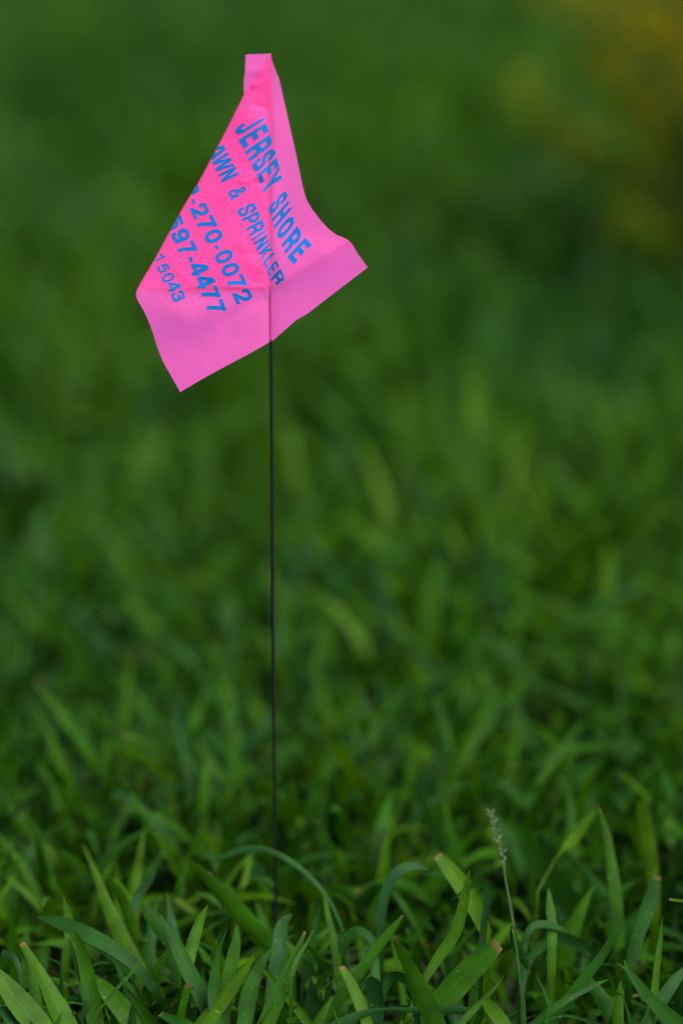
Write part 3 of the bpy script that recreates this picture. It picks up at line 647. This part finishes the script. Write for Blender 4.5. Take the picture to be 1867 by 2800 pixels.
def glyph(ch, W, th):
    h = th / 2
    st = lambda x: [(x, -.2), (x, 1.2)]
    if ch == 'J':
        return [[(W-h, 1.2), (W-h, .30)] + arc(W/2, .29, W/2-h, .29-h, 0, -180) + [(h, .35)]]
    if ch == 'E':
        return [st(h), [(0, h), (W, h)], [(0, .52), (W*.93, .52)], [(0, 1-h), (W, 1-h)]]
    if ch in 'RP':
        y2 = .46 if ch == 'R' else .43
        ry = (1-h-y2)/2
        L = [st(h), [(0, 1-h), (W*.52, 1-h)] + arc(W*.52, 1-h-ry, W*.48-h, ry, 90, -90) + [(0, y2)]]
        if ch == 'R':
            L.append(catmull([(W*.50, y2), (W*.74, y2-.06), (W*.86-h*.3, .27), (W-h*1.05, .0), (W-h*.95, -.1)]))
        return L
    if ch == 'S':
        return [catmull([(W-h, .68), (W-h*1.15, .80), (W*.78-h*.3, .92-h*.1), (W*.5, 1-h), (W*.24+h*.2, .91-h*.1), (h, .75), (h*1.35, .62), (W*.33, .545),
                         (W*.66, .465), (W-h*1.3, .39), (W-h, .26), (W*.78-h*.2, .10+h*.1), (W*.5, h), (W*.22+h*.2, .10+h*.1), (h*1.1, .20), (h, .33)], 6)]
    if ch == 'Y':
        return [[(h*.6-.06, 1.1), (W/2, .42)], [(W-h*.6+.06, 1.1), (W/2, .42)], [(W/2, -.2), (W/2, .46)]]
    if ch == 'A':
        return [[(h*.7-.05, -.1), (W/2-h*.25, 1.05)], [(W-h*.7+.05, -.1), (W/2+h*.25, 1.05)], [(W*.2, .28), (W*.8, .28)]]
    if ch == 'W':
        e = .1
        return [[(h*.8-.02, 1.1), (W*.27, -.1)], [(W*.27, -.1), (W*.5, 1.1)], [(W*.5, 1.1), (W*.73, -.1)], [(W*.73, -.1), (W-h*.8+.02, 1.1)]]
    if ch == 'N':
        return [st(h), st(W-h), [(h*.7, 1.08), (W-h*.7, -.08)]]
    if ch == 'K':
        return [st(h), [(h, .26), (W-h*.6, 1.08)], [(W*.36, .52), (W-h*.7, -.08)]]
    if ch == 'L':
        return [st(h), [(0, h), (W, h)]]
    if ch == 'H':
        return [st(h), st(W-h), [(0, .52), (W, .52)]]
    if ch == 'I':
        return [[(W/2, -.2), (W/2, 1.2)]]
    if ch in 'O0':
        r = arc(W/2, .5, 1, 1, 0, 360, 60)
        return [[(W/2 + (W/2-h) * np.sign(x-W/2) * abs(x-W/2) ** .9, .5 + (.5-h) * np.sign(y-.5) * abs(y-.5) ** .9) for x, y in r]]
    if ch == '&':
        return [catmull([(W*1.0, .0), (W*.62, .38), (W*.36, .66), (W*.30, .82), (W*.47, .93), (W*.66, .82), (W*.60, .68), (W*.30, .46), (h, .27), (W*.24, .10),
                         (W*.52, .09), (W*.76, .24), (W*.84, .46)], 8)]
    if ch == '1':
        return [[(W*.72, -.2), (W*.72, 1.0)], catmull([(W*.72, .93), (W*.52, .80), (W*.08, .76)])]
    if ch == '2':
        return [catmull([(h, .66), (h*1.2, .80), (W*.25, .92-h*.2), (W*.5, 1-h), (W*.77, .92-h*.2), (W-h, .74), (W*.80, .53), (W*.50, .33), (W*.26, .17), (h*1.1, .02), (h, -.05)], 7), [(0, h), (W, h)]]
    if ch == '3':
        return [catmull([(h, .70), (W*.2, .88), (W*.5, 1-h), (W*.80, .88), (W*.86-h*.2, .74), (W*.74, .58), (W*.42, .535)], 7),
                catmull([(W*.42, .535), (W*.78, .49), (W-h, .30), (W*.80, .13), (W*.48, h), (W*.18, .12), (h, .29)], 7)]
    if ch == '4':
        return [[(W*.72, -.2), (W*.72, 1.2)], [(0, .29), (W, .29)], [(h*.45, .27), (W*.70, 1.04)]]
    if ch == '5':
        return [[(W*.16, 1-h), (W*.93, 1-h)], [(W*.23, .97), (W*.13, .45)],
                catmull([(W*.13, .50), (W*.32, .61), (W*.58, .635), (W*.86, .52), (W-h, .32), (W*.82, .13), (W*.5, h), (W*.18, .12), (h, .27)], 7)]
    if ch == '7':
        return [[(0, 1-h), (W, 1-h)], catmull([(W-h*1.1, .95), (W*.62, .60), (W*.42, .28), (W*.34, -.1)])]
    if ch == '9':
        return [arc(W/2, .66, W/2-h, .34-h, 0, 360, 50),
                catmull([(W-h, .66), (W-h*1.05, .42), (W*.80, .17), (W*.48, h), (W*.20, .11), (h*1.1, .24)], 8)]
    if ch == '-':
        return [[(-.1, .5), (W+.1, .5)]]
    return []

def sdf_line(pts, x, y, h):
    """distance to a stroke with cut ends and round joins, minus its half width"""
    best = np.full(x.shape, 9.0)
    m = len(pts) - 1
    for i in range(m):
        (x0, y0), (x1, y1) = pts[i], pts[i + 1]
        dx, dy = x1 - x0, y1 - y0; L2 = dx * dx + dy * dy + 1e-12; L = math.sqrt(L2)
        t = ((x - x0) * dx + (y - y0) * dy) / L2
        tc = np.clip(t, 0, 1)
        dd = np.hypot(x - x0 - tc * dx, y - y0 - tc * dy) - h
        if i == 0:
            dd = np.maximum(dd, -t * L)
        if i == m - 1:
            dd = np.maximum(dd, (t - 1) * L)
        best = np.minimum(best, dd)
    return best

ZA = lambda x, y: (540 + x / 6.031, 300 + y / 6.031)
ZB = lambda x, y: (640 + x / 6.031, 500 + y / 6.031)
ZC = lambda x, y: (480 + x / 6.031, 480 + y / 6.031)
ZD = lambda x, y: (400 + x / 5.2267, 640 + y / 5.2267)
def Q(z, c, bl, br, tl, tr, W=.60, th=.17):
    th = th * 1.16 if c != '-' else th
    return (c, z(*bl), z(*br), z(*tl), z(*tr), W, th)
WORDS = [
 ("company name", [
  Q(ZA,'J',(595,320),(658,440),(1045,45),(1108,165),.6,.185), Q(ZA,'E',(680,492),(765,645),(1130,215),(1177,358)), Q(ZA,'R',(778,690),(868,857),(1190,405),(1245,580)),
  Q(ZA,'S',(885,900),(962,1050),(1235,622),(1305,735)), Q(ZA,'E',(985,1080),(1048,1235),(1305,788),(1345,925)), Q(ZA,'Y',(1062,1255),(1108,1430),(1350,940),(1390,1115)),
  Q(ZB,'S',(572,400),(600,550),(840,115),(890,240)), Q(ZB,'H',(625,595),(680,750),(895,290),(945,440)), Q(ZB,'O',(690,795),(755,965),(950,505),(1015,670),.62),
  Q(ZB,'R',(785,1020),(850,1170),(1040,715),(1140,880)), Q(ZB,'E',(880,1215),(990,1342),(1170,905),(1282,1022))]),
 ("second line", [
  Q(ZA,'A',(158,647),(243,822),(415,535),(495,705),.66,.16), Q(ZA,'W',(228,831),(335,1049),(503,700),(610,918),.95,.15), Q(ZA,'N',(340,1072),(408,1200),(622,932),(692,1062),.6,.15),
  Q(ZA,'&',(490,1350),(562,1492),(770,1225),(840,1365),.66,.125), Q(ZB,'S',(45,440),(105,575),(322,315),(390,450),.6,.15), Q(ZB,'P',(120,600),(182,733),(398,463),(450,595),.6,.15),
  Q(ZB,'R',(200,750),(263,888),(465,607),(520,745),.6,.15), Q(ZB,'I',(285,925),(298,958),(520,768),(530,800),.15,.15), Q(ZB,'N',(320,995),(385,1125),(548,840),(575,960),.6,.15),
  Q(ZB,'K',(405,1160),(468,1285),(585,990),(632,1110),.62,.15), Q(ZB,'L',(482,1295),(530,1420),(650,1140),(695,1262),.56,.15), Q(ZB,'E',(540,1440),(580,1545),(693,1270),(745,1375),.58,.15),
  Q(ZB,'R',(590,1590),(714,1686),(765,1408),(850,1580),.6,.15)]),
 ("first number", [
  Q(ZC,'2',(82,196),(165,383),(327,70),(417,250),.62), Q(ZC,'-',(268,395),(290,482),(305,373),(333,465),1,1), Q(ZC,'2',(237,548),(320,735),(482,422),(572,602),.66),
  Q(ZC,'7',(334,754),(419,939),(605,637),(695,822),.64), Q(ZC,'0',(453,961),(537,1151),(723,843),(807,1033),.68), Q(ZC,'-',(640,1148),(683,1228),(688,1130),(725,1207),1,1),
  Q(ZC,'0',(626,1307),(706,1487),(898,1182),(978,1362),.68), Q(ZD,'0',(1050,478),(1125,636),(1285,378),(1360,536),.68), Q(ZD,'7',(1140,652),(1215,815),(1370,562),(1447,722),.64),
  Q(ZD,'2',(1230,850),(1300,1012),(1455,760),(1530,915),.66)]),
 ("second number", [
  Q(ZC,'5',(-198,736),(-118,921),(72,618),(152,803),.64), Q(ZC,'9',(-82,957),(-2,1142),(188,839),(268,1024),.66), Q(ZC,'7',(15,1175),(100,1350),(285,1057),(375,1227),.64),
  Q(ZC,'-',(205,1352),(250,1435),(258,1330),(300,1412),1,1), Q(ZD,'4',(589,462),(680,625),(824,357),(915,520),.66), Q(ZD,'4',(676,645),(767,806),(911,540),(1002,703),.66),
  Q(ZD,'7',(772,812),(835,980),(1005,727),(1070,893),.64), Q(ZD,'7',(848,1003),(910,1165),(1083,918),(1150,1085),.64)]),
 ("licence number", [
  Q(ZD,'1',(105,330),(148,402),(238,262),(285,335),.55,.15), Q(ZD,'5',(145,470),(200,570),(292,405),(350,498),.64,.155), Q(ZD,'0',(205,601),(255,713),(375,527),(425,639),.68,.155),
  Q(ZD,'4',(280,718),(346,841),(445,646),(511,769),.68,.155), Q(ZD,'3',(350,855),(400,980),(520,790),(570,915),.66,.155)]),
]

def march(field, x0, y0, st):
    """triangles covering field < 0 on a regular grid (exact linear cut)"""
    ny, nx = field.shape
    V = []; T = []; cache = {}
    def vert(key, p):
        if key not in cache:
            cache[key] = len(V); V.append(p)
        return cache[key]
    neg = field < 0
    act = neg[:-1, :-1] | neg[1:, :-1] | neg[:-1, 1:] | neg[1:, 1:]
    for j, i in zip(*np.nonzero(act)):
        for tri in (((j, i), (j, i + 1), (j + 1, i + 1)), ((j, i), (j + 1, i + 1), (j + 1, i))):
            poly = []
            for a in range(3):
                A, B = tri[a], tri[(a + 1) % 3]
                fa, fb = field[A], field[B]
                if fa < 0:
                    poly.append(vert(A, (x0 + A[1] * st, y0 + A[0] * st)))
                if (fa < 0) != (fb < 0):
                    K = (A, B) if A < B else (B, A)
                    f0, f1 = field[K[0]], field[K[1]]
                    s = f0 / (f0 - f1)
                    poly.append(vert(K, (x0 + (K[0][1] * (1 - s) + K[1][1] * s) * st, y0 + (K[0][0] * (1 - s) + K[1][0] * s) * st)))
            for q in range(1, len(poly) - 1):
                T.append((poly[0], poly[q], poly[q + 1]))
    return V, T

def build_writing():
    for wname, chars in WORDS:
        VV = []; TT = []
        for c, bl, br, tl, tr, W, th in chars:
            q = np.array([bl, br, tr, tl])
            lo = q.min(0) - 3; hi = q.max(0) + 3; st = 1.0
            gx = np.arange(lo[0], hi[0], st); gy = np.arange(lo[1], hi[1], st)
            X, Y = np.meshgrid(gx, gy)
            # inverse bilinear by a few Newton steps
            bl, br, tl, tr = map(np.array, (bl, br, tl, tr))
            u = np.full(X.shape, .5); v = np.full(X.shape, .5)
            for _ in range(8):
                Px = (1-u)*(1-v)*bl[0] + u*(1-v)*br[0] + (1-u)*v*tl[0] + u*v*tr[0] - X
                Py = (1-u)*(1-v)*bl[1] + u*(1-v)*br[1] + (1-u)*v*tl[1] + u*v*tr[1] - Y
                ux = (1-v)*(br[0]-bl[0]) + v*(tr[0]-tl[0]); uy = (1-v)*(br[1]-bl[1]) + v*(tr[1]-tl[1])
                vx = (1-u)*(tl[0]-bl[0]) + u*(tr[0]-br[0]); vy = (1-u)*(tl[1]-bl[1]) + u*(tr[1]-br[1])
                D = ux*vy - uy*vx
                u = np.clip(u - (Px*vy - Py*vx)/D, -2, 3); v = np.clip(v - (ux*Py - uy*Px)/D, -2, 3)
            gxn = u * W
            f = np.full(X.shape, 9.0)
            for line in glyph(c, W, th):
                f = np.minimum(f, sdf_line(line, gxn, v, th / 2))
            f = np.maximum(f, -v - .005); f = np.maximum(f, v - 1.005)
            if c in '-I':
                f = np.maximum(f, np.maximum(-gxn, gxn - W))
            f = np.maximum(f, (chain(LEFT, Y) + 0.6 - X) * 0.02)
            f = np.where(np.abs(f) < 1e-7, 1e-7, f)
            V, T = march(f, gx[0], gy[0], st)
            off = len(VV); VV += V; TT += [(a + off, b + off, cc + off) for a, b, cc in T]
        V = np.array(VV)
        P = film_point(V[:, 0], V[:, 1], 0.00016)
        T = np.array(TT)[:, [0, 2, 1]]
        mesh_obj("printed_writing", P, T, M_INK, sheet)
build_writing()

# ------------------------------------------------------------------ grass flower stalk with pale seed head
def build_seed_stalk():
    pts = [(675, 30), (690, 65), (700, 110), (720, 175), (742, 250), (748, 320), (770, 440), (790, 560), (812, 700), (835, 900), (850, 1150)]
    a = np.array([(933 + x / 1.679, 2200 + y / 1.679) for x, y in pts])
    dep = np.linspace(1.425, 1.405, len(a))
    P = at_depth(a[:, 0], a[:, 1], dep)
    P[-1, 2] = -0.005
    P = np.array(catmull([tuple(p) for p in P], 6))
    root = bpy.data.objects.new("grass_seed_stalk", None)
    SC.collection.objects.link(root)
    b = P[-1].copy(); b[2] = 0
    root.location = b
    root["label"] = "thin grass stalk topped by a pale seed head, standing above the lawn"
    root["category"] = "seed stalk"
    v, f = tube(P - b, np.linspace(0.0002, 0.0007, len(P)), 8)
    mesh_obj("stem", v, f, M_STEM, root)
    r = np.random.default_rng(4)
    VV = []; FF = []; off = 0
    for i in range(26):                                   # little husks spiralling up the top
        s = i / 25.0
        c = P[int(2 + s * 24)]
        an = i * 2.4
        out = np.array([math.cos(an), math.sin(an), 0.9]); out /= np.linalg.norm(out)
        Lh = 0.003 * r.uniform(0.8, 1.25)
        line = c + out * np.linspace(0, Lh, 6)[:, None]
        v, f = tube(line, 0.0005 * np.array([.3, .9, 1, .85, .5, .1]), 6)
        VV.append(v - b); FF.append(f + off); off += len(v)
    mesh_obj("seed_head", np.concatenate(VV), np.concatenate(FF), M_SEED, root)
build_seed_stalk()

# ------------------------------------------------------------------ yellow-leaved shrub behind, at the right
def build_shrub():
    r = np.random.default_rng(12)
    base = np.array([0.455, 3.15, 0.0])
    root = bpy.data.objects.new("yellow_shrub", None)
    SC.collection.objects.link(root)
    root.location = base
    root["label"] = "low shrub with golden yellow leaves standing in the lawn behind the flag"
    root["category"] = "shrub"
    VS = []; FS = []; so = 0
    Pn = []; Wn = []; Sn = []; Nn = []; Tn = []
    for i in range(85):
        az = r.uniform(0, 2 * np.pi); sp = r.uniform(0.03, 0.36); hgt = r.uniform(0.15, 0.58)
        b0 = np.array([r.normal(0, .03), r.normal(0, .03), 0])
        tip = np.array([math.cos(az) * sp, math.sin(az) * sp, hgt])
        s = np.linspace(0, 1, 10)[:, None]
        path = b0 * (1 - s) + tip * s ** np.array([1.1, 1.1, 0.95])
        v, f = tube(path, np.linspace(0.002, 0.0007, 10), 6)
        VS.append(v); FS.append(f + so); so += len(v)
        for j in range(80):
            q = r.uniform(0.08, 1.0)
            c = b0 * (1 - q) + tip * np.array([q ** 1.1, q ** 1.1, q ** .95]) + r.normal(0, .008, 3)
            dv = np.array([math.cos(az) * .6, math.sin(az) * .6, .2]) + r.normal(0, .7, 3); dv /= np.linalg.norm(dv)
            sd = np.cross(dv, r.normal(0, 1, 3)); sd /= np.linalg.norm(sd)
            L = r.uniform(.016, .028); w = L * r.uniform(.35, .5)
            t = np.linspace(0, 1, 6)
            P = c + dv * (t * L)[:, None] + np.array([0, 0, -1]) * (t ** 2 * L * .35)[:, None]
            Pn.append(P); Wn.append(w * np.sin(np.pi * np.clip(t * .93 + .05, 0, 1)) ** .8)
            Sn.append(np.repeat(sd[None], 6, 0)); Nn.append(np.cross(sd, dv)[None].repeat(6, 0))
            Tn.append(np.clip(r.normal(.45 + 0.9 * (c[2] / .42 - .4) + 1.2 * c[0], .2), 0, 1))
    mesh_obj("stem", np.concatenate(VS), np.concatenate(FS), M_STEM, root)
    W = np.array(Wn)
    v, f, lf, dr = ribbons(np.array(Pn), W, np.array(Sn), np.array(Nn) * (W * .15)[..., None], np.array(Tn), np.zeros(len(Pn)), 2)
    o = mesh_obj("foliage", v, f, M_YELLOW, root, attrs={"leaf": lf, "dry": dr})
build_shrub()
